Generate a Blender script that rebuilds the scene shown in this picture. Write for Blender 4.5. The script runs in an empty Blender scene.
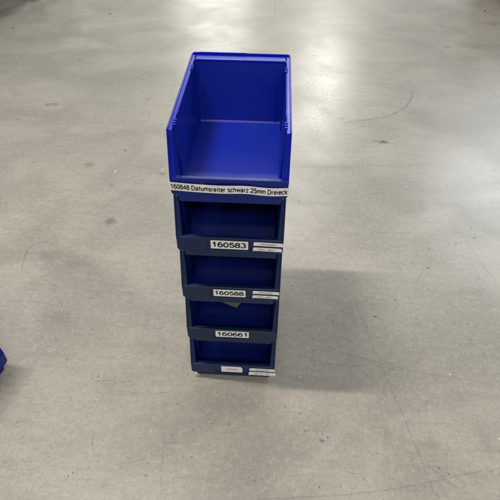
import bpy, bmesh, math, random
from mathutils import Vector, Matrix
R = math.radians
scene = bpy.context.scene
COL = scene.collection

# ------------------------------------------------------------ camera
cam_data = bpy.data.cameras.new('camera')
cam_data.sensor_width = 36.0
cam_data.lens = 514.03 / 500 * 36.0
cam_data.clip_start = 0.01
cam_data.clip_end = 200
cam = bpy.data.objects.new('camera', cam_data)
COL.objects.link(cam)
rt = Vector((0.9984305, 0.05552745, 0.0072967))
up = Vector((-0.04302509, 0.67709043, 0.73464099))
fw = Vector((-0.03585222, 0.73380192, -0.67841681))
m = Matrix((rt, up, -fw)).transposed().to_4x4()
m.translation = Vector((0.07706, -0.74379, 1.13984))
cam.matrix_world = m
scene.camera = cam

# ------------------------------------------------------------ hall light
world = bpy.data.worlds.new('World')
scene.world = world
world.use_nodes = True
wn, wl = world.node_tree.nodes, world.node_tree.links
bg = wn['Background']
tc = wn.new('ShaderNodeTexCoord')
sx = wn.new('ShaderNodeSeparateXYZ')
wr = wn.new('ShaderNodeValToRGB')
wl.new(tc.outputs['Generated'], sx.inputs[0])
wl.new(sx.outputs['Z'], wr.inputs[0])
wr.color_ramp.elements[0].position = 0.0
wr.color_ramp.elements[0].color = (0.26, 0.26, 0.245, 1)
wr.color_ramp.elements[1].position = 0.7
wr.color_ramp.elements[1].color = (0.41, 0.405, 0.39, 1)
# the hall is brighter ahead (+y) than behind the camera
yc = wn.new('ShaderNodeMapRange'); yc.inputs[1].default_value = -.2; yc.inputs[2].default_value = .9
yc.inputs[3].default_value = .55; yc.inputs[4].default_value = 1.5
wl.new(sx.outputs['Y'], yc.inputs[0])
wl.new(wr.outputs[0], bg.inputs[0]); wl.new(yc.outputs[0], bg.inputs[1])

def tube_lamp(name, loc, size, power, color=(1, .96, .9), spread=180, rot=(0, 0, 0)):
    d = bpy.data.lights.new(name, 'AREA')
    d.shape = 'RECTANGLE'; d.size, d.size_y = size
    d.energy = power; d.color = color; d.spread = R(spread)
    o = bpy.data.objects.new(name, d)
    o.location = loc; o.rotation_euler = rot
    COL.objects.link(o)
    return o
tube_lamp('ceiling_lamp', (-.98, .075, 3.35), (.66, .05), 64, (1, .95, .87))
tube_lamp('ceiling_lamp', (1.02, 9.7, 4.0), (.20, 1.1), 165, (1, .97, .90))
tube_lamp('ceiling_lamp', (4.1, 6.5, 4.0), (2.2, 3.0), 215, (.84, .92, 1.0))
tube_lamp('ceiling_lamp', (-1.8, 15.0, 4.2), (1.6, .5), 320, (1, .96, .88))
tube_lamp('ceiling_lamp', (-.30, 5.9, 4.0), (1.5, .9), 80, (.97, .97, .97))
tube_lamp('ceiling_lamp', (.9, -3.6, 4.0), (3.0, .8), 122, (1, .96, .9))

scene.view_settings.view_transform = 'Standard'
scene.view_settings.look = 'None'
scene.view_settings.exposure = 0.15
scene.view_settings.gamma = 1.0
scene.render.engine = 'CYCLES'
scene.cycles.max_bounces = 8
scene.cycles.use_denoising = True

# ------------------------------------------------------------ materials
def new_mat(name):
    mt = bpy.data.materials.new(name); mt.use_nodes = True
    return mt, mt.node_tree.nodes, mt.node_tree.links, mt.node_tree.nodes['Principled BSDF']

class NB:
    """small helper to wire node trees"""
    def __init__(s, n, l): s.n, s.l = n, l
    def put(s, sock, v):
        if hasattr(v, 'node'): s.l.new(v, sock)
        elif v is not None: sock.default_value = v
    def math(s, op, a, b=None, c=None, clamp=False):
        x = s.n.new('ShaderNodeMath'); x.operation = op; x.use_clamp = clamp
        s.put(x.inputs[0], a); s.put(x.inputs[1], b); s.put(x.inputs[2], c)
        return x.outputs[0]
    def noise(s, vec, scale, detail=4, rough=.55, dist=0.0, out='Fac'):
        x = s.n.new('ShaderNodeTexNoise'); s.put(x.inputs['Vector'], vec)
        x.inputs['Scale'].default_value = scale; x.inputs['Detail'].default_value = detail
        x.inputs['Roughness'].default_value = rough; x.inputs['Distortion'].default_value = dist
        return x.outputs[out]
    def voro(s, vec, scale, out='Distance'):
        x = s.n.new('ShaderNodeTexVoronoi'); s.put(x.inputs['Vector'], vec)
        x.inputs['Scale'].default_value = scale
        return x.outputs[out]
    def rng(s, v, a, b, c, d, smooth=False):
        x = s.n.new('ShaderNodeMapRange'); x.clamp = True
        if smooth: x.interpolation_type = 'SMOOTHSTEP'
        s.put(x.inputs[0], v)
        for i, k in enumerate((a, b, c, d)): s.put(x.inputs[i + 1], k)
        return x.outputs[0]
    def mix(s, f, a, b, mode='MIX'):
        x = s.n.new('ShaderNodeMix'); x.data_type = 'RGBA'; x.blend_type = mode
        s.put(x.inputs[0], f); s.put(x.inputs[6], a); s.put(x.inputs[7], b)
        return x.outputs[2]
    def mapping(s, vec, scale=(1, 1, 1), rot=(0, 0, 0), loc=(0, 0, 0)):
        x = s.n.new('ShaderNodeMapping'); s.put(x.inputs[0], vec)
        x.inputs['Location'].default_value = loc
        x.inputs['Rotation'].default_value = rot; x.inputs['Scale'].default_value = scale
        return x.outputs[0]

def concrete():
    mt, n, l, b = new_mat('polished_concrete'); k = NB(n, l)
    P = n.new('ShaderNodeNewGeometry').outputs['Position']
    big = k.noise(P, 1.1, 5, .55, .3)
    mid = k.noise(P, 3.6, 5, .50, .5)
    fine = k.noise(P, 60, 5, .75)
    grain = k.noise(P, 330, 3, .7)
    strk = k.noise(k.mapping(P, (3.0, 26, 1), (0, 0, .06)), 1.6, 6, .62, .4)
    strk2 = k.noise(k.mapping(P, (24, 3.0, 1), (0, 0, .35)), 1.3, 5, .6, .3)
    c = k.mix(k.rng(big, .3, .7, 0, 1), (.330, .312, .268, 1), (.408, .386, .334, 1))
    c = k.mix(k.rng(mid, .42, .60, 0, .75), c, (.27, .253, .216, 1))
    patch = k.noise(k.mapping(P, (1, 1.7, 1), (0, 0, .1), (3, 1, 0)), 1.9, 5, .56, .8)
    c = k.mix(k.rng(patch, .50, .66, 0, .55), c, (.235, .22, .19, 1))
    c = k.mix(k.rng(patch, .46, .30, 0, .45), c, (.47, .44, .385, 1))
    c = k.mix(k.rng(fine, .5, .70, 0, .42), c, (.50, .47, .41, 1))
    c = k.mix(k.rng(fine, .46, .28, 0, .6), c, (.27, .25, .215, 1))
    fine2 = k.noise(P, 130, 4, .7)
    c = k.mix(k.rng(fine2, .45, .32, 0, .6), c, (.235, .222, .195, 1))
    c = k.mix(k.rng(fine2, .56, .70, 0, .35), c, (.56, .54, .48, 1))
    c = k.mix(k.rng(grain, .46, .3, 0, .7), c, (.22, .205, .18, 1))
    c = k.mix(k.rng(grain, .56, .72, 0, .4), c, (.56, .53, .47, 1))
    c = k.mix(k.rng(strk, .53, .72, 0, .5), c, (.26, .245, .215, 1))
    c = k.mix(k.rng(strk2, .57, .76, 0, .28), c, (.27, .255, .225, 1))
    # hair-thin scratches: contour lines of noise, broken up by a mask
    def hair(scale, wdt, mscale, lo, hi, amt, rot, sc=(1, 1, 1)):
        v = k.mapping(P, sc, (0, 0, rot), (rot * 7, rot * 3, 0))
        nn = k.noise(v, scale, 1.5, .5, .6)
        ln = k.math('ABSOLUTE', k.math('SUBTRACT', nn, .5))
        ln = k.rng(ln, wdt, 0, 0, 1)
        mk = k.rng(k.noise(v, mscale, 2, .5), lo, hi, 0, amt)
        return k.math('MULTIPLY', ln, mk)
    h1 = hair(7, .0035, 9, .5, .62, .6, .4, (1, 2.2, 1))
    h2 = hair(11, .0050, 14, .52, .64, .55, 1.9, (1, 2.6, 1))
    h3 = hair(16, .0075, 19, .54, .66, .5, 2.7, (1, 2, 1))
    h = k.math('MAXIMUM', k.math('MAXIMUM', h1, h2), h3)
    c = k.mix(h, c, (.13, .12, .105, 1))
    # small pits and crumbs
    vd = k.voro(P, 52); vc = k.voro(P, 52, 'Color')
    sp = n.new('ShaderNodeSeparateColor'); l.new(vc, sp.inputs[0])
    pit = k.math('MULTIPLY', k.rng(vd, .20, .06, 0, 1), k.rng(sp.outputs[0], .9, .98, 0, .75))
    c = k.mix(pit, c, (.12, .11, .095, 1))
    lit = k.math('MULTIPLY', k.rng(vd, .14, .05, 0, 1), k.rng(sp.outputs[1], .965, .99, 0, .6))
    c = k.mix(lit, c, (.66, .64, .58, 1))
    at = n.new('ShaderNodeAttribute'); at.attribute_name = 'mark'
    rag = k.rng(k.noise(P, 420, 3, .6), .3, .62, .55, 1.15)
    dm = k.math('MULTIPLY', at.outputs['Fac'], rag, clamp=True)
    c = k.mix(dm, c, (.055, .050, .044, 1))
    wm = k.math('MULTIPLY', at.outputs['Fac'], -1.0, clamp=True)
    c = k.mix(wm, c, (.80, .77, .68, 1))
    l.new(c, b.inputs['Base Color'])
    r = k.rng(mid, .3, .7, .29, .36)
    r = k.math('ADD', r, k.rng(fine, .35, .7, -.02, .05))
    r = k.math('ADD', r, k.math('MULTIPLY', h, .2))
    l.new(r, b.inputs['Roughness'])
    b.inputs['IOR'].default_value = 1.5
    bp = n.new('ShaderNodeBump'); bp.inputs['Strength'].default_value = .07
    bp.inputs['Distance'].default_value = .0012
    hh = k.math('ADD', k.math('MULTIPLY', fine, .35), k.math('MULTIPLY', grain, .25))
    hh = k.math('SUBTRACT', hh, k.math('MULTIPLY', h, .3))
    l.new(hh, bp.inputs['Height']); l.new(bp.outputs[0], b.inputs['Normal'])
    return mt

def plastic(name, col, rough=.34, dust=.10, spec=.5, dustcol=(.20, .21, .24, 1), seed=0.0):
    mt, n, l, b = new_mat(name); k = NB(n, l)
    O = n.new('ShaderNodeTexCoord').outputs['Object']
    v = k.mapping(O, (1, 1, 1), (0, 0, 0), (seed, seed * .7, seed * 1.3))
    a = k.noise(v, 9, 5, .6); f = k.noise(v, 90, 4, .7)
    c = k.mix(k.rng(a, .35, .7, 0, .35), (*col, 1), (col[0] * 1.3, col[1] * 1.3, col[2] * .8, 1))
    c = k.mix(k.math('MULTIPLY', k.rng(a, .42, .75, .15, 1), k.rng(f, .3, .7, dust * .4, dust)), c, dustcol)
    l.new(c, b.inputs['Base Color'])
    r = k.math('ADD', k.rng(a, .3, .7, rough - .05, rough + .08), k.rng(f, .35, .7, -.02, .05))
    l.new(r, b.inputs['Roughness'])
    b.inputs['IOR'].default_value = 1.49
    b.inputs['Specular IOR Level'].default_value = spec
    bp = n.new('ShaderNodeBump'); bp.inputs['Strength'].default_value = .035
    bp.inputs['Distance'].default_value = .0006
    l.new(k.math('ADD', k.math('MULTIPLY', a, 1.5), k.math('MULTIPLY', f, .3)), bp.inputs['Height'])
    l.new(bp.outputs[0], b.inputs['Normal'])
    return mt

def simple(name, col, rough=.6, var=.08, scale=60, metallic=0):
    mt, n, l, b = new_mat(name); k = NB(n, l)
    O = n.new('ShaderNodeTexCoord').outputs['Object']
    a = k.noise(O, scale, 4, .6)
    c = k.mix(k.rng(a, .3, .7, 0, 1), tuple(x * (1 - var) for x in col) + (1,), tuple(min(1, x * (1 + var)) for x in col) + (1,))
    l.new(c, b.inputs['Base Color'])
    b.inputs['Roughness'].default_value = rough; b.inputs['Metallic'].default_value = metallic
    return mt

M_FLOOR = concrete()
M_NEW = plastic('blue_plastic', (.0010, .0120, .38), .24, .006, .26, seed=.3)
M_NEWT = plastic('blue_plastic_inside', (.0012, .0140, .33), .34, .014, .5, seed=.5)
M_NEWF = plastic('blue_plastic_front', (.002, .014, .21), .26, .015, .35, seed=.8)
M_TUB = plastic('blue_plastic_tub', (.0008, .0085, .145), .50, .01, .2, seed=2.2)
M_SHADED = [plastic('slate_blue_plastic_in_shade', c_, .30, .035, .35, (.10, .15, .22, 1), seed=1 + i_)
         for i_, c_ in enumerate([(.0030, .0175, .090), (.0035, .0195, .074), (.0035, .019, .068), (.0030, .018, .096)])]  # fronts and rims greyed, tubs bluer: uneven light on one plastic put into colour
M_PAPER = simple('white_label_paper', (.93, .93, .93), .55, .05, 90)
M_PAPER2 = simple('grey_label_paper', (.60, .60, .58), .5, .06, 90)
M_INK = simple('black_ink', (.012, .012, .013), .5)
M_INK2 = simple('grey_ink', (.10, .10, .11), .6)
M_SCRAP = simple('grey_paper', (.15, .15, .145), .7, .2, 25)
M_SHADE_BOARD = simple('brown_shade_board', (.16, .10, .055), .6, .2, 3)
M_RUBBER = simple('black_rubber', (.02, .02, .02), .7)
M_STEEL = simple('zinc_steel', (.5, .5, .5), .35, metallic=1)
M_DECK = simple('dark_grey_platform_board', (.045, .045, .042), .6)

# ------------------------------------------------------------ mesh helpers
def finish(name, bm, mat, parent=None, bevel=0, smooth=False, recalc=True):
    if recalc: bmesh.ops.recalc_face_normals(bm, faces=bm.faces)
    me = bpy.data.meshes.new(name); bm.to_mesh(me); bm.free()
    me.materials.append(mat)
    if smooth: me.polygons.foreach_set('use_smooth', [True] * len(me.polygons))
    o = bpy.data.objects.new(name, me); COL.objects.link(o)
    if parent: o.parent = parent
    if bevel:
        md = o.modifiers.new('bevel', 'BEVEL'); md.width = bevel; md.segments = 3
        md.limit_method = 'ANGLE'; md.angle_limit = R(35); md.harden_normals = False
    return o

def box(bm, x0, x1, y0, y1, z0, z1):
    vs = [bm.verts.new(c) for c in ((x0, y0, z0), (x1, y0, z0), (x1, y1, z0), (x0, y1, z0),
                                    (x0, y0, z1), (x1, y0, z1), (x1, y1, z1), (x0, y1, z1))]
    for f in ((3, 2, 1, 0), (4, 5, 6, 7), (0, 1, 5, 4), (1, 2, 6, 5), (2, 3, 7, 6), (3, 0, 4, 7)):
        bm.faces.new([vs[i] for i in f])

def prism(bm, prof, fa, fb):
    """profile in (y, z), skinned between x = fa(y, z) and x = fb(y, z)"""
    A = [bm.verts.new((fa(y, z), y, z)) for y, z in prof]
    B = [bm.verts.new((fb(y, z), y, z)) for y, z in prof]
    bm.faces.new(A); bm.faces.new(B[::-1])
    for i in range(len(prof)):
        j = (i + 1) % len(prof)
        bm.faces.new((A[i], B[i], B[j], A[j]))

def tag(o, label=None, cat=None, group=None, kind=None):
    for k_, v_ in (('label', label), ('category', cat), ('group', group), ('kind', kind)):
        if v_: o[k_] = v_
    return o

def empty(name, loc, rz=0):
    o = bpy.data.objects.new(name, None); COL.objects.link(o)
    o.empty_display_size = .05
    o.location = loc; o.rotation_euler = (0, 0, rz)
    return o

CRACKS = [
    (0.0014, 0.5, [(0.345, 0.34), (0.343, 0.269), (0.361, 0.193), (0.366, 0.149), (0.385, 0.074), (0.404, -0.009), (0.419, -0.072), (0.438, -0.158), (0.454, -0.237), (0.461, -0.275)]),
    (0.0011, 0.45, [(0.061, -0.297), (0.232, -0.28), (0.298, -0.27), (0.366, -0.258), (0.454, -0.238), (0.526, -0.218), (0.618, -0.196), (0.665, -0.187)]),
    (0.0018, 0.5, [(0.458, -0.201), (0.479, -0.22), (0.51, -0.247)]),
    (0.0012, 0.25, [(0.372, -0.045), (0.371, -0.145), (0.365, -0.264)]),
    (0.0013, 0.22, [(0.57, 0.024), (0.573, -0.002), (0.577, -0.033)]),
    (0.0012, 0.2, [(0.508, -0.096), (0.511, -0.136), (0.515, -0.179)]),
    (0.0020, 0.9, [(0.384, -0.009), (0.384, -0.022), (0.388, -0.029), (0.39, -0.037)]),
    (0.0022, 0.5, [(0.566, 0.445), (0.558, 0.417), (0.546, 0.395), (0.526, 0.362)]),
    (0.0020, 0.4, [(0.678, 0.833), (0.706, 0.694), (0.735, 0.574), (0.764, 0.452), (0.783, 0.359)]),
    (0.0019, 0.6, [(-0.683, 0.322), (-0.694, 0.37), (-0.702, 0.415), (-0.704, 0.455), (-0.692, 0.473), (-0.671, 0.481), (-0.644, 0.483), (-0.636, 0.467), (-0.634, 0.449)]),
    (0.0017, 0.4, [(-0.579, 0.311), (-0.548, 0.256), (-0.529, 0.233), (-0.511, 0.207), (-0.494, 0.167)]),
    (0.0041, 0.7, [(-1.014, 1.465), (-0.985, 1.443), (-0.954, 1.429), (-0.943, 1.454)]),
    (0.0018, 0.7, [(-0.4, -0.075), (-0.395, -0.091)]),
    (0.0014, 0.6, [(-0.32, -0.157), (-0.309, -0.198)]),
    (0.0013, 0.4, [(-0.251, -0.241), (-0.214, -0.232), (-0.184, -0.222)]),
    (0.0012, 0.3, [(-0.167, -0.072), (-0.149, -0.176), (-0.131, -0.31)]),
    (0.0011, 0.3, [(-0.368, -0.25), (-0.318, -0.252), (-0.273, -0.249)]),
    (0.0012, 0.3, [(-0.018, -0.15), (0.044, -0.142)]),
    (0.0047, 0.5, [(0.048, 3.044), (0.054, 2.877), (0.054, 2.74)]),
    (0.0020, 0.5, [(0.744, 0.58), (0.768, 0.597), (0.769, 0.581), (0.784, 0.592)]),
    (0.0014, 0.3, [(0.158, 0.185), (0.255, 0.115), (0.339, 0.084), (0.485, 0.049), (0.634, 0.028)]),
    (0.0013, 0.25, [(0.147, 0.092), (0.252, 0.06), (0.37, 0.061), (0.434, 0.052)]),
    (0.0015, 0.3, [(0.175, 0.168), (0.307, 0.25), (0.401, 0.311)]),
    (0.0017, 0.25, [(0.488, 0.495), (0.496, 0.405), (0.503, 0.301), (0.522, 0.172)]),
    (0.0011, 0.3, [(-0.502, -0.258), (-0.454, -0.264), (-0.368, -0.25)]),
    (0.0015, 0.3, [(-0.705, 0.226), (-0.586, 0.225), (-0.522, 0.214)]),
    (0.0019, 0.25, [(-0.527, 0.665), (-0.448, 0.79), (-0.368, 0.963)]),
    (0.0016, 0.3, [(-0.4, 0.439), (-0.37, 0.408), (-0.361, 0.329)]),
    (0.0014, 0.25, [(-0.574, 0.234), (-0.502, 0.109), (-0.466, 0.061)]),
]
BLOTS = [
    (0.391, 0.23, 0.0064, 0.0041, 0.9),
    (0.583, 0.441, 0.0051, 0.0046, 0.8),
    (0.458, 0.298, 0.0036, 0.0032, 0.7),
    (0.269, 0.204, 0.0028, 0.0030, 0.9),
    (0.699, 0.562, 0.0040, 0.0051, 0.9),
    (0.768, 0.597, 0.0051, 0.0059, 1),
    (0.772, 0.651, 0.0042, 0.0057, 0.7),
    (0.604, 0.531, 0.0036, 0.0045, 0.7),
    (0.706, 0.507, 0.0030, 0.0039, 0.6),
    (0.714, 0.619, 0.0031, 0.0044, 0.6),
    (0.541, 1.2, 0.0316, 0.0132, 0.95),
    (0.514, 1.206, 0.0172, 0.0084, 0.4),
    (-0.474, 0.607, 0.0246, 0.0223, 0.45),
    (-0.617, 0.42, 0.0417, 0.0341, 0.22),
    (-0.535, 0.398, 0.0513, 0.0369, 0.15),
    (-0.512, 0.166, 0.0505, 0.0228, 0.16),
    (-0.459, 0.358, 0.0311, 0.0179, 0.15),
    (-0.53, 1.064, 0.0062, 0.0062, 0.9),
    (-0.645, 0.948, 0.0241, 0.0233, 0.35),
    (-0.526, 0.82, 0.0152, 0.0132, 0.3),
    (-0.346, 0.902, 0.0114, 0.0082, 0.5),
    (-0.983, 1.432, 0.0141, 0.0156, 0.5),
    (-0.953, 1.439, 0.0165, 0.0165, 0.6),
    (-0.173, -0.26, 0.0024, 0.0032, 0.8),
    (-0.335, -0.263, 0.0022, 0.0023, 0.8),
    (-0.343, -0.271, 0.0022, 0.0023, 0.8),
    (-0.129, -0.081, 0.0030, 0.0027, 0.6),
    (0.221, -0.156, 0.0072, 0.0060, 0.6),
    (0.235, -0.147, 0.0029, 0.0025, 0.7),
    (0.222, -0.139, 0.0024, 0.0025, 0.6),
    (0.183, -0.134, 0.0024, 0.0025, 0.7),
    (0.21, -0.263, 0.0022, 0.0026, 0.8),
    (0.085, -0.252, 0.0022, 0.0020, 0.8),
    (0.069, -0.258, 0.0022, 0.0020, 0.8),
    (0.299, 0.994, 0.1364, 0.0216, 0.18),
    (0.466, -0.178, 0.0023, 0.0019, 0.4),
    (0.309, -0.241, 0.0020, 0.0020, 0.5),
    (0.171, -0.087, 0.0048, 0.0041, 0.25),
    (-1.07, 1.288, 0.0045, 0.0096, 0.7),
    (-1.011, 2.676, 0.0128, 0.0192, 0.6),
    (-0.989, 1.952, 0.0162, 0.0110, 0.35),
    (-1.533, 2.385, 0.0084, 0.0177, 0.7),
    (1.446, 2.927, 0.0107, 0.0189, 0.7),
    (1.052, 2.279, 0.0175, 0.0155, 0.45),
    (0.471, -0.151, 0.0277, 0.0196, 0.12),
    (0.547, 0.888, 0.1144, 0.0668, 0.08),
    (-0.061, 1.884, 0.0053, 0.0125, 0.3),
    (0.604, -0.126, 0.0193, 0.0519, 0.14),
    (-0.543, -0.037, 0.0552, 0.0496, 0.06),
]
FLECKS = [
    (0.586, 1.265, 0.0035, 0.0069, -0.55),
    (0.431, 1.222, 0.0034, 0.0067, -0.55),
    (0.562, 0.046, 0.0031, 0.0038, -0.55),
    (0.172, 0.015, 0.0023, 0.0027, -0.55),
    (0.076, -0.074, 0.0020, 0.0022, -0.55),
    (0.637, -0.126, 0.0030, 0.0034, -0.55),
    (-1.463, 2.53, 0.0056, 0.0169, -0.55),
    (-0.459, 1.535, 0.0029, 0.0063, -0.55),
    (-0.533, 0.903, 0.0086, 0.0154, -0.55),
    (-0.354, 0.932, 0.0072, 0.0126, -0.55),
    (-0.712, 0.364, 0.0025, 0.0038, -0.55),
    (0.695, 2.522, 0.0044, 0.0120, -0.55),
]
TYRE = [(0.394, 1.352), (0.446, 1.381), (0.51, 1.393), (0.59, 1.423), (0.649, 1.475), (0.697, 1.533), (0.738, 1.622), (0.753, 1.707)]

# ------------------------------------------------------------ floor
rnd = random.Random(11)
def build_floor():
    bm = bmesh.new()
    lay = bm.verts.layers.float.new('mark')
    S = 25
    vs = [bm.verts.new(c) for c in ((-S, -S, 0), (S, -S, 0), (S, S, 0), (-S, S, 0))]
    bm.faces.new(vs)
    zc = [0.00020]
    def nz():
        zc[0] += 2e-7
        return zc[0]
    def strip(pts, w, st, fade=True):
        # smooth the polyline, then lay a feathered strip along it
        P = [Vector((x, y)) for x, y in pts]
        Q = []
        for i in range(len(P) - 1):
            p0 = P[max(i - 1, 0)]; p1 = P[i]; p2 = P[i + 1]; p3 = P[min(i + 2, len(P) - 1)]
            n_ = max(2, int((p2 - p1).length / .012))
            for j in range(n_):
                t = j / n_
                Q.append(.5 * ((2 * p1) + (p2 - p0) * t + (2 * p0 - 5 * p1 + 4 * p2 - p3) * t * t + (3 * p1 - p0 - 3 * p2 + p3) * t ** 3))
        Q.append(P[-1])
        z = nz(); prev = None; N = len(Q)
        for i, c in enumerate(Q):
            d = (Q[min(i + 1, N - 1)] - Q[max(i - 1, 0)])
            if d.length < 1e-9: continue
            d.normalize(); nn = Vector((-d.y, d.x))
            c = c + nn * rnd.uniform(-.0006, .0006)
            ww = w * rnd.uniform(.7, 1.3)
            s = st * rnd.uniform(.65, 1.2)
            if fade: s *= min(1, (i + .3) / 3, (N - i - .3) / 3) if N > 6 else 1
            row = []
            for off, v in ((-ww, 0), (0, s), (ww, 0)):
                q = c + nn * off
                vt = bm.verts.new((q.x, q.y, z)); vt[lay] = v; row.append(vt)
            if prev:
                bm.faces.new((prev[0], row[0], row[1], prev[1])); bm.faces.new((prev[1], row[1], row[2], prev[2]))
            prev = row
    def blot(x, y, rx, ry, st, rag=.3, rot=0.0):
        z = nz(); n_ = 16
        cv = bm.verts.new((x, y, z)); cv[lay] = st
        inn, outr = [], []
        ca, sa = math.cos(rot), math.sin(rot)
        for i in range(n_):
            a = 2 * math.pi * i / n_; r = 1 + rnd.uniform(-rag, rag)
            for lst, k_, v in ((inn, .5, st * (.9 if st < 0 else rnd.uniform(.6, 1))), (outr, 1.15, 0)):
                ex, ey = math.cos(a) * rx * r * k_, math.sin(a) * ry * r * k_
                vt = bm.verts.new((x + ex * ca - ey * sa, y + ex * sa + ey * ca, z)); vt[lay] = v; lst.append(vt)
        for i in range(n_):
            j = (i + 1) % n_
            bm.faces.new((cv, inn[i], inn[j])); bm.faces.new((inn[i], outr[i], outr[j], inn[j]))
    for x, y, rx, ry, st in BLOTS: blot(x, y, rx, ry, min(1.0, st * 1.3))
    for w, st, pts in CRACKS: strip(pts, w * 1.0, st * .8)
    for x, y, rx, ry, st in FLECKS: blot(x, y, rx, ry, st * (.4 if rx > .004 else 1))
    # tyre-like dashed scuff: short bars set across the curve
    T = [Vector(p) for p in TYRE]
    L_ = [0]
    for i in range(1, len(T)): L_.append(L_[-1] + (T[i] - T[i - 1]).length)
    s = 0
    while s < L_[-1]:
        i = max(j for j in range(len(L_)) if L_[j] <= s); i = min(i, len(T) - 2)
        t = (s - L_[i]) / (L_[i + 1] - L_[i]); c = T[i].lerp(T[i + 1], t)
        d = (T[i + 1] - T[i]).normalized()
        blot(c.x, c.y, .0080, .0065, .85 * rnd.uniform(.35, 1) * (1 - .5 * abs(s / L_[-1] - .4)), .2, math.atan2(d.y, d.x) + .15)
        s += .0175
    # loose hair scratches, scuffs and crumbs all over the slab
    for i in range(620):
        x = rnd.uniform(-1.9, 1.9); y = rnd.uniform(-.45, 3.2) if i % 2 else rnd.uniform(-.4, .9)
        a = rnd.choice((rnd.gauss(.1, .35), rnd.gauss(1.4, .5), rnd.uniform(0, 3.14)))
        ln = rnd.choice((.012, .02, .02, .03, .04, .06, .10)) * rnd.uniform(.6, 1.4)
        cv = rnd.gauss(0, .5); pts = [(x, y)]
        for j in range(4):
            x += math.cos(a) * ln / 4; y += math.sin(a) * ln / 4; a += cv * .35; pts.append((x, y))
        strip(pts, rnd.uniform(.0007, .0013), rnd.uniform(.12, .55) * (1 if ln < .06 else .45))
    for i in range(900):
        x = rnd.uniform(-1.9, 1.9); y = rnd.uniform(-.45, 3.2)
        r = rnd.uniform(.0007, .0019) * (1.6 if rnd.random() < .06 else 1)
        blot(x, y, r, r * rnd.uniform(.6, 1.4), rnd.uniform(.2, .75))
    for i in range(90):
        x = rnd.uniform(-1.9, 1.9); y = rnd.uniform(-.45, 3.2); r = rnd.uniform(.0006, .0014)
        blot(x, y, r, r, -rnd.uniform(.4, .8))
    me = bpy.data.meshes.new('floor'); bm.to_mesh(me); bm.free()
    me.materials.append(M_FLOOR)
    o = bpy.data.objects.new('floor', me); COL.objects.link(o)
    tag(o, kind='structure')
    return o
build_floor()
# added unseen brown board, darkens and browns the slab at the top right corner
bm = bmesh.new()
box(bm, 1.55, 9.0, 3.42, 3.52, 0, 1.08)
for i in range(12): box(bm, 1.65 + i * .56, 1.71 + i * .56, 3.39, 3.419, .05, 1.04)
tag(finish('unseen_shade_board', bm, M_SHADE_BOARD, bevel=.004), kind='structure')

# ------------------------------------------------------------ open-fronted storage bin
W2 = .105          # half width over the rim
LEN = .3445        # depth, front lip to back rim
H = .1407          # stacking height
YK, ZL, PB = .0195, .058, .0211   # foot of the slope at rim height, lip height, bottom edge of front panel
BEV = .0011

def xin(y, z): return .0905 + .040 * min(z, .14)        # inner face of a side wall
def xout(y, z): return xin(y, z) + .0026

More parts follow.
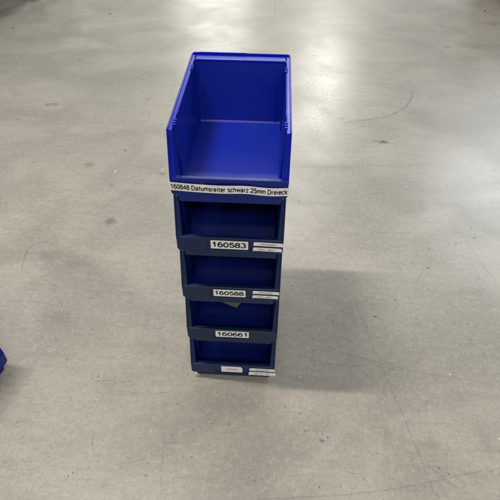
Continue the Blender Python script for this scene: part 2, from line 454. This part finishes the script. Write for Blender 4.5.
def make_bin(mat):
    t = empty('storage_bin', (0, 0, 0))
    # tub: floor, two sides, back and the set-back lower front
    bm = bmesh.new()
    box(bm, -.0925, .0925, .0125, .303, .0022, .0055)
    slope = (H - ZL) / YK
    side = [(.010, .001), (.306, .001), (.3165, H - .004), (YK + .006, H - .004), (.0085, ZL - .006), (.0085, .03)]
    for s in (-1, 1):
        prism(bm, side, lambda y, z, s=s: s * xin(y, z), lambda y, z, s=s: s * xout(y, z))
    # back wall, leaning outwards towards the rim
    prism(bm, [(.3000, .001), (.3030, .001), (.3155, H - .004), (.3120, H - .004)], lambda y, z: -xin(y, z) - .001, lambda y, z: xin(y, z) + .001)
    # small fillets where the floor meets the walls
    prism(bm, [(.2975, .0050), (.3010, .0050), (.3010, .0092)], lambda y, z: -.0895, lambda y, z: .0895)
    for s in (-1, 1):
        vs_ = [[bm.verts.new((s * x, y, z)) for x, z in ((.0872, .0050), (.0912, .0050), (.0912, .0090))] for y in (.013, .2996)]
        bm.faces.new(vs_[0]); bm.faces.new(vs_[1][::-1])
        for i in range(3): bm.faces.new((vs_[0][i], vs_[1][i], vs_[1][(i + 1) % 3], vs_[0][(i + 1) % 3]))
    # foot ridges under the tub, resting on what is below
    for s in (-1, 1):
        box(bm, min(s * .084, s * .0935), max(s * .084, s * .0935), .0135, .300, 0, .0035)
    # upright stiffening ribs outside
    for s in (-1, 1):
        for y in (.06, .12, .18, .24, .29):
            prism(bm, [(y, .004), (y + .003, .004), (y + .003, H - .012), (y, H - .012)],
                  lambda y_, z, s=s: s * (xout(y_, z) - .0006), lambda y_, z, s=s: s * (xout(y_, z) + .0030))
    for x in (-.06, -.02, .02, .06):
        prism(bm, [(.303, .004), (.307, .004), (.324, H - .012), (.313, H - .012)], lambda y, z, x=x: x - .0015, lambda y, z, x=x: x + .0015)
    # divider guides: pairs of upright ribs inside the walls
    for s in (-1, 1):
        for yc in (.0455, .2700):
            for dy in (-.0042, .0042):
                prism(bm, [(yc + dy - .0013, .0055), (yc + dy + .0013, .0055), (yc + dy + .0013, H - .0062), (yc + dy - .0013, H - .0062)],
                      lambda y, z, s=s: s * (xin(y, z) - .0022), lambda y, z, s=s: s * (xin(y, z) + .0005))
        x = s * .077
        prism(bm, [(.3015, .0055), (.2985, .0055), (.3112, H - .012), (.3142, H - .012)], lambda y, z, x=x: x - .0012, lambda y, z, x=x: x + .0012)
    finish('tub', bm, mat, t, BEV)
    # rim: flange that runs along the back, both sides and down the front slopes
    bm = bmesh.new()
    top = [(LEN - .0085, H), (YK, H), (0.0012, ZL)]
    inner = [(0.0075, ZL - .0045), (YK + .0048, H - .006), (LEN - .0085, H - .006)]
    for s in (-1, 1):
        prism(bm, top + inner, lambda y, z, s=s: s * (xin(y, z) + (.0002 if z > .1 else -.0002)), lambda y, z, s=s: s * .1042)
        # raised outer ridge that locks the bin above
        rdg = [(YK + .0035, H + .0030), (YK - .0012, H + .0030), (-.0002, ZL + .0006), (-.0002, ZL - .008), (.0040, ZL - .0100), (YK + .0035, H - .0105)]
        prism(bm, rdg, lambda y, z, s=s: s * .1019, lambda y, z, s=s: s * W2)
        # inner guide rail
        prism(bm, [(.072, H - .001), (.252, H - .001), (.250, H + .0016), (.074, H + .0016)], lambda y, z, s=s: s * .0949, lambda y, z, s=s: s * .0976)
        for yc in (.0455, .2700):
            for j in (-1, 0, 1):
                y = yc + j * .0085
                box(bm, min(s * .0925, s * .0985), max(s * .0925, s * .0985), y - .0021, y + .0021, H - .010, H + .0017)
    # back flange, stepped
    def upath(x, yb, r_):
        q = [(x, YK + .0036)]
        q += [(x - r_ + r_ * math.cos(R(a)), yb - r_ + r_ * math.sin(R(a))) for a in range(0, 91, 15)]
        return q + [(-px_, py_) for px_, py_ in q[::-1]]
    po, pi_ = upath(W2, LEN, .0085), upath(.1019, LEN - .0032, .0055)
    ring = [[bm.verts.new((x, y, z)) for x, y in pp] for pp, z in ((po, H - .0105), (po, H + .003), (pi_, H + .003), (pi_, H - .0105))]
    for i in range(len(po) - 1):
        for q in range(4):
            a, b_ = ring[q], ring[(q + 1) % 4]
            bm.faces.new((a[i], a[i + 1], b_[i + 1], b_[i]))
    for i in (0, -1): bm.faces.new([ring[q][i] for q in range(4)])
    box(bm, -.0950, .0950, .3135, LEN - .0032, H - .0062, H - .0012)
    box(bm, -.0956, .0956, .3116, .3150, H - .0050, H + .0004)
    box(bm, -.09, .012, LEN - .0030, LEN + .0005, H - .006, H + .0036)
    finish('rim', bm, mat, t, BEV)
    # label panel across the front with its lip and label pocket
    bm = bmesh.new()
    r = .006
    def panel(x0, x1, z0, z1, y0, y1, rc):
        pts = []
        if rc in ('l', 'b'):
            pts += [(x0, z0 + r), (x0 + r * .3, z0 + r * .3), (x0 + r, z0)]
        else: pts += [(x0, z0)]
        if rc in ('r', 'b'):
            pts += [(x1 - r, z0), (x1 - r * .3, z0 + r * .3), (x1, z0 + r)]
        else: pts += [(x1, z0)]
        pts += [(x1, z1), (x0, z1)]
        A = [bm.verts.new((x, y0, z)) for x, z in pts]; B = [bm.verts.new((x, y1, z)) for x, z in pts]
        bm.faces.new(A); bm.faces.new(B[::-1])
        for i in range(len(pts)):
            j = (i + 1) % len(pts); bm.faces.new((A[i], B[i], B[j], A[j]))
    zt = ZL - .0040
    panel(-.1047, -.0450, PB, zt, .0004, .0035, 'l')
    panel(.0410, .1047, PB, zt, .0004, .0035, 'r')
    panel(-.0450, .0410, PB, zt, .0022, .0040, '')
    box(bm, -.0448, .0408, .0006, .0024, PB + .0002, PB + .0040)       # ledge of the pocket
    for x in (-.0462, .0398):
        box(bm, x, x + .0024, -.0006, .0030, zt - .0085, zt + .0012)   # clip tabs
    prism(bm, [(.0000, ZL - .0050), (.0000, ZL - .0008), (.0010, ZL), (.0098, ZL - .0010), (.0112, ZL - .0060)],
          lambda y, z: -.1016, lambda y, z: .1016)                     # the lip
    prism(bm, [(.0032, PB + .0006), (.0100, PB + .0006), (.0100, PB + .0034), (.0032, PB + .0034)], lambda y, z: -.0940, lambda y, z: .0940)
    # set-back front wall behind the label panel
    prism(bm, [(.0095, .0), (.0125, .0), (.0125, ZL - .005), (.0095, ZL - .005)], lambda y, z: -xin(y, z) - .0008, lambda y, z: xin(y, z) + .0008)
    finish('front_panel', bm, mat, t, BEV)
    return t

def copy_tree(o, parent=None):
    c = o.copy(); COL.objects.link(c); c.parent = parent
    for ch in o.children: copy_tree(ch, c)
    return c

def repaint(root, mats):
    for ch in root.children:
        ch.data = ch.data.copy(); ch.data.materials[0] = mats[ch.name.split('.')[0]]

# ------------------------------------------------------------ labels with lettering
def glyphs():
    """sans-serif letters as centre lines; cap height 1, x-height .72"""
    def arc(cx, cy, rx, ry, a0, a1, n=14):
        return [(cx + rx * math.cos(R(a0 + (a1 - a0) * i / n)), cy + ry * math.sin(R(a0 + (a1 - a0) * i / n))) for i in range(n + 1)]
    X = .72
    G = {}
    def bowl(x0, x1, y0=0, y1=X): return arc((x0 + x1) / 2, (y0 + y1) / 2, (x1 - x0) / 2, (y1 - y0) / 2, 0, 360, 22)
    G['0'] = (.62, [arc(.31, .5, .25, .5, 0, 360, 26)])
    G['1'] = (.62, [[(.12, .76), (.24, .82), (.33, 1.0), (.36, 1.0), (.36, 0)]])
    G['2'] = (.62, [arc(.31, .72, .25, .28, 170, -30, 14) + [(.42, .42), (.10, .12), (.06, 0), (.58, 0)]])
    G['3'] = (.62, [arc(.30, .75, .22, .25, 160, -90, 14), arc(.30, .26, .26, .26, 90, -165, 14)])
    G['4'] = (.62, [[(.44, 0), (.44, 1), (.04, .3), (.6, .3)]])
    G['5'] = (.62, [[(.54, 1), (.15, 1), (.10, .52)] + arc(.31, .33, .25, .33, 140, -160, 16)])
    G['6'] = (.62, [arc(.31, .32, .25, .32, 0, 360, 22), arc(.33, .5, .27, .5, 50, 190, 12)])
    G['8'] = (.62, [arc(.31, .77, .21, .23, 0, 360, 20), arc(.31, .27, .26, .27, 0, 360, 22)])
    G['9'] = (.62, [arc(.31, .68, .25, .32, 0, 360, 22), arc(.29, .5, .27, .5, 10, -130, 12)])
    G['D'] = (.78, [[(.08, 0), (.08, 1), (.34, 1)] + arc(.34, .5, .34, .5, 90, -90, 16)[1:] + [(.08, 0)]])
    G['S'] = (.70, [arc(.35, .75, .27, .25, 20, 250, 12) + arc(.35, .26, .29, .26, 80, -160, 14)])
    G['a'] = (.62, [arc(.28, .50, .21, .22, 165, 20, 8) + [(.50, .46), (.50, .10), (.56, 0)], [(.50, .40), (.30, .36)] + arc(.24, .19, .19, .19, 80, 290, 10) + [(.42, .06), (.50, .18)]])
    G['b'] = (.62, [[(.08, 0), (.08, 1)], bowl(.08, .56)])
    G['c'] = (.56, [arc(.30, X / 2, .24, X / 2, 40, 320, 16)])
    G['d'] = (.62, [[(.54, 0), (.54, 1)], bowl(.06, .54)])
    G['e'] = (.62, [[(.07, .38), (.55, .38)] + arc(.31, X / 2, .24, X / 2, 8, 320, 18)])
    G['g'] = (.62, [bowl(.06, .54), [(.54, X), (.54, 0)] + arc(.30, -.06, .24, .20, 0, -150, 8)])
    G['h'] = (.60, [[(.08, 0), (.08, 1)], [(.08, .4)] + arc(.29, .48, .21, .24, 170, 0, 8) + [(.50, 0)]])
    G['i'] = (.26, [[(.13, 0), (.13, X)], [(.13, .88), (.13, 1)]])
    G['k'] = (.54, [[(.08, 0), (.08, 1)], [(.48, X), (.10, .30)], [(.22, .40), (.52, 0)]])
    G['l'] = (.26, [[(.13, 0), (.13, 1)]])
    G['m'] = (.90, [[(.08, 0), (.08, X)], [(.08, .4)] + arc(.265, .50, .185, .22, 170, 0, 8) + [(.45, 0)], [(.45, .4)] + arc(.635, .50, .185, .22, 170, 0, 8) + [(.82, 0)]])
    G['n'] = (.60, [[(.08, 0), (.08, X)], [(.08, .4)] + arc(.29, .48, .21, .24, 170, 0, 8) + [(.50, 0)]])
    G['o'] = (.62, [bowl(.06, .56)])
    G['r'] = (.38, [[(.08, 0), (.08, X)], [(.08, .42)] + arc(.30, .44, .20, .27, 165, 85, 6)])
    G['s'] = (.54, [arc(.27, .53, .19, .19, 25, 240, 9) + arc(.27, .19, .20, .19, 75, -155, 10)])
    G['t'] = (.42, [[(.18, .96), (.18, .14)] + arc(.30, .12, .12, .12, 180, 290, 4), [(-.02, .70), (.42, .70)]])
    G['u'] = (.60, [[(.08, X), (.08, .24)] + arc(.29, .24, .21, .24, 180, 350, 8), [(.51, X), (.51, 0)]])
    G['ü'] = (.60, G['u'][1] + [[(.18, .86), (.18, .98)], [(.41, .86), (.41, .98)]])
    G['w'] = (.82, [[(.03, X), (.22, .02), (.41, X), (.60, .02), (.79, X)]])
    G['z'] = (.52, [[(.05, X), (.46, X), (.05, 0), (.48, 0)]])
    G[' '] = (.30, [])
    return G
GLYPHS = glyphs()

def text_bm(s, wt):
    bm = bmesh.new(); px = 0.0; lift = 0.0
    for ch in s:
        adv, strokes = GLYPHS[ch]
        for st in strokes:
            lift += 3e-7
            P = [Vector((px + x, wt / 2 + y * (1 - wt))) for x, y in st]
            # resample long runs so that the text can follow a curled paper
            Q = [P[0]]
            for a, b in zip(P, P[1:]):
                n_ = max(1, int((b - a).length / .25))
                for i in range(1, n_ + 1): Q.append(a.lerp(b, i / n_))
            closed = (Q[0] - Q[-1]).length < 1e-4
            if closed: Q = Q[:-1]
            N = len(Q); L_, R_ = [], []
            for i in range(N):
                pa = Q[i - 1] if (i or closed) else None
                pb = Q[(i + 1) % N] if (i < N - 1 or closed) else None
                d0 = (Q[i] - pa).normalized() if pa is not None else (pb - Q[i]).normalized()
                d1 = (pb - Q[i]).normalized() if pb is not None else d0
                n0 = Vector((-d0.y, d0.x)); n1 = Vector((-d1.y, d1.x))
                mm = n0 + n1
                mm = n1 if mm.length < .3 else mm.normalized()
                k_ = min(1.6, 1 / max(.5, mm.dot(n1)))
                c = Q[i].copy()
                if pa is None and N > 1: c = c - d1 * 0
                o = mm * wt / 2 * k_
                L_.append(bm.verts.new((c.x + o.x, c.y + o.y, lift))); R_.append(bm.verts.new((c.x - o.x, c.y - o.y, lift)))
            for i in range(N if closed else N - 1):
                j = (i + 1) % N
                bm.faces.new((L_[i], R_[i], R_[j], L_[j]))
        px += adv + .075
    return bm

def make_label(parent, x0, x1, z0, z1, y, text, ink, paper=M_PAPER, tilt=0.0, fill=.86, hfill=.7, bold=.14,
               bulge=None, label=None, cut=0.0, curl=0.0, shift=0.0):
    """a paper sheet on the front panel; bulge(u) gives (outwards, upwards) offsets along it"""
    N = 40
    if bulge is None: bulge = lambda u: (0.0, 0.0)
    def place(x, z):
        u = (x - x0) / (x1 - x0)
        by, bz = bulge(u)
        e = 0.0
        if curl: e = curl * (max(0, .07 - u) / .07) ** 2 + curl * .6 * (max(0, u - .94) / .06) ** 2
        return Vector((x, y - by - e, z + bz + tilt * (x - (x0 + x1) / 2)))
    bm = bmesh.new(); F, Bk = [], []
    for i in range(N + 1):
        u = i / N; x = x0 + (x1 - x0) * u
        zb, zt_ = z0, z1
        if cut and u > 1 - cut: zt_ = z1 - (u - (1 - cut)) / cut * (z1 - z0) * .3
        col = []
        for d in (0, .00022):
            for z in (zb, zt_):
                p = place(x, z); p.y += d; col.append(bm.verts.new(p))
        F.append(col)
    for i in range(N):
        a, b = F[i], F[i + 1]
        bm.faces.new((a[0], b[0], b[1], a[1])); bm.faces.new((a[2], a[3], b[3], b[2]))
        bm.faces.new((a[1], b[1], b[3], a[3])); bm.faces.new((a[0], a[2], b[2], b[0]))
    for c in (F[0], F[-1]): bm.faces.new((c[0], c[1], c[3], c[2]))
    lo = finish('label', bm, paper, parent)
    if label: lo['label'] = label
    bm = text_bm(text, bold)
    xs = [v.co.x for v in bm.verts]; ys = [0, 1]
    dx, dy = max(xs) - min(xs), 1.0
    tw, th = (x1 - x0) * fill, (z1 - z0) * hfill
    cx = (x0 + x1) / 2 + shift; cz = (z0 + z1) / 2
    for v in bm.verts:
        x = cx + ((v.co.x - min(xs)) / dx - .5) * tw
        z = cz + ((v.co.y - min(ys)) / dy - .5) * th
        p = place(x, z); v.co = (p.x, p.y - .00015 - v.co.z, p.z)
    finish('lettering', bm, ink, lo, recalc=False)
    return lo

# ------------------------------------------------------------ the stack
GROUP = 'blue storage bins stacked in the tower'
proto = make_bin(M_NEW)
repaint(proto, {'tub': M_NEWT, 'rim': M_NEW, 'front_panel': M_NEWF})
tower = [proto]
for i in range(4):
    c = copy_tree(proto); repaint(c, {'tub': M_TUB, 'rim': M_SHADED[i], 'front_panel': M_SHADED[i]}); tower.append(c)
spots = [(.0028, -.0043, 4, .004), (.0008, 0, 3, -.003), (.0004, .0012, 2, .002), (.0008, -.0006, 1, -.004), (.0002, 0, 0, .001)]
names = ['bright blue storage bin on top of the tower, empty and open, with long paper strip',
         'dark blue open-fronted bin labelled 160583, directly under the top bin',
         'dark blue open-fronted bin labelled 160588, middle one of the tower',
         'dark blue open-fronted bin labelled 160661, with grey paper inside',
         'dark blue open-fronted bin standing on the concrete at the bottom of the tower']
for t, (x, y, k_, rz), nm in zip(tower, spots, names):
    t.location = (x, y, k_ * H); t.rotation_euler = (0, 0, rz)
    tag(t, nm, 'storage bin', GROUP)

def wave(u):
    return (.0012 * math.sin(u * 9.0 + .4) ** 2 + .0004, .0010 * math.sin(u * 11.5 + 1.0) + .0006 * math.sin(u * 5 + 2))
make_label(tower[0], -.1062, .1062, .0296, .0466, -.0008, '160848 Datumsreiter schwarz 25mm Dreieck', M_INK,
           tilt=-.014, fill=.975, hfill=.66, bold=.195, bulge=wave, label='long wavy white paper strip with printed writing')
make_label(tower[1], -.0375, .0362, .0302, .0515, -.0001, '160583', M_INK, fill=.9, hfill=.66, bold=.20)
make_label(tower[2], -.0375, .0315, .0300, .0508, -.0001, '160588', M_INK, fill=.9, hfill=.62, bold=.20)
make_label(tower[3], -.0385, .0392, .0312, .0530, -.0001, '160661', M_INK, fill=.88, hfill=.66, bold=.195, tilt=.01)
make_label(tower[4], -.0290, .0245, .0290, .0520, -.0001, '160609', M_INK2, M_PAPER, fill=.5, hfill=.24, bold=.14, cut=.07)
def strips(t, a, b, ta, tb):
    make_label(t, *a, -.0004, ta, M_INK2, fill=.52, hfill=.5, bold=.14, tilt=-.02, curl=.0015)
    make_label(t, *b, -.0008, tb, M_INK2, fill=.55, hfill=.5, bold=.14, tilt=-.015, curl=.0020, shift=-.002)
strips(tower[1], (.0470, .1045, .0420, .0512), (.0460, .1025, .0290, .0380), 'Stecknadeln', 'klein  grün')
strips(tower[2], (.0470, .1035, .0425, .0512), (.0465, .1015, .0300, .0385), 'Stecknadeln', 'klein  gelb')
strips(tower[4], (.0420, .1060, .0390, .0495), (.0405, .1085, .0215, .0350), 'Stecknadeln', 'klein  rot   100')

# a scrap of paper inside the fourth bin, leaning against the back
bm = bmesh.new()
tip = Vector((.003, .112, H + .0062))
e1 = Vector((-.170, .045, .016)); e2 = Vector((.060, .085, .022)); N = 8
grid = []
for i in range(N + 1):
    row = []
    for j in range(N + 1):
        a, b_ = i / N, j / N
        p = tip + e1 * a * .62 + e2 * b_ * .9
        p.z += .0035 * abs(((a * 3.1 + b_ * 1.3) % 1) - .5) * min(1, (a + b_) * 3) + .006 * math.sin(a * 4 + b_ * 2.2) * min(1, (a + b_) * 1.4) + .004 * (a + b_) ** 2
        row.append(p)
    grid.append(row)
V0 = [[bm.verts.new(p) for p in r_] for r_ in grid]
V1 = [[bm.verts.new(p + Vector((0, 0, .0003))) for p in r_] for r_ in grid]
for i in range(N):
    for j in range(N):
        bm.faces.new((V0[i][j], V0[i][j + 1], V0[i + 1][j + 1], V0[i + 1][j]))
        bm.faces.new((V1[i][j], V1[i + 1][j], V1[i + 1][j + 1], V1[i][j + 1]))
for i in range(N):
    for a, b_ in (((i, 0), (i + 1, 0)), ((i, N), (i + 1, N)), ((0, i), (0, i + 1)), ((N, i), (N, i + 1))):
        bm.faces.new((V0[a[0]][a[1]], V0[b_[0]][b_[1]], V1[b_[0]][b_[1]], V1[a[0]][a[1]]))
tag(finish('paper_scrap', bm, M_SCRAP), 'grey scrap of paper lying inside the bin labelled 160661', 'paper')

# three more bins at the left edge of the frame, turned so that their fronts face the tower
for k_, (x, y, rz, nm) in enumerate([(-.606, -.098, R(78), 'bright blue bin standing on the concrete at the left edge, cut off by the frame'),
                                     (-.608, -.098, R(77.4), 'second blue bin of the stack at the left edge'),
                                     (-.607, -.097, R(78.3), 'topmost blue bin of the stack at the left edge')]):
    c = copy_tree(proto)
    for ch in list(c.children):
        if ch.name.startswith('label'):
            for g in list(ch.children): bpy.data.objects.remove(g)
            bpy.data.objects.remove(ch)
    c.location = (x, y, k_ * H); c.rotation_euler = (0, 0, rz)
    tag(c, nm, 'storage bin', 'bins at the left edge')

# ------------------------------------------------------------ platform trolley entering at the top left corner
tr = tag(empty('platform_trolley', (-1.60, 2.9, 0)), 'dark trolley at the top left corner, only a castor wheel and its shadow in view', 'trolley')
bm = bmesh.new()
pts = []
for cx, cy, a0 in ((-.30, -.14, 180), (-.22, -.22, 270), (-.2, .55, 0), (-1.0, .55, 90)): pass
def rrect(x0, x1, y0, y1, r_):
    out = []
    for cx, cy, a0 in ((x1 - r_, y0 + r_, 270), (x1 - r_, y1 - r_, 0), (x0 + r_, y1 - r_, 90), (x0 + r_, y0 + r_, 180)):
        for i in range(9):
            a = R(a0 + i * 11.25); out.append((cx + r_ * math.cos(a), cy + r_ * math.sin(a)))
    return out
pts = rrect(-.95, .04, -.62, .75, .16)
A = [bm.verts.new((x, y, .300)) for x, y in pts]; B = [bm.verts.new((x, y, .325)) for x, y in pts]
bm.faces.new(A[::-1]); bm.faces.new(B)
for i in range(len(pts)):
    j = (i + 1) % len(pts); bm.faces.new((A[i], A[j], B[j], B[i]))
finish('deck', bm, M_DECK, tr, .004)
def castor(x, y):
    bm = bmesh.new()
    bmesh.ops.create_cone(bm, cap_ends=True, segments=40, radius1=.055, radius2=.055, depth=.030,
                          matrix=Matrix.Translation((x, y, .055)) @ Matrix.Rotation(R(90), 4, 'X') )
    w = finish('wheel', bm, M_RUBBER, tr, .005)
    bm = bmesh.new()
    for s in (-1, 1): box(bm, x - .015, x + .015, y + s * .021 - .002, y + s * .021 + .002, .045, .285)
    box(bm, x - .04, x + .04, y - .04, y + .04, .2852, .300)
    bmesh.ops.create_cone(bm, cap_ends=True, segments=16, radius1=.006, radius2=.006, depth=.052,
                          matrix=Matrix.Translation((x, y, .055)) @ Matrix.Rotation(R(90), 4, 'X'))
    finish('fork', bm, M_STEEL, tr, .001)
for x, y in ((.00, .05), (-.88, .05), (-.02, .68), (-.88, .68)): castor(x, y)
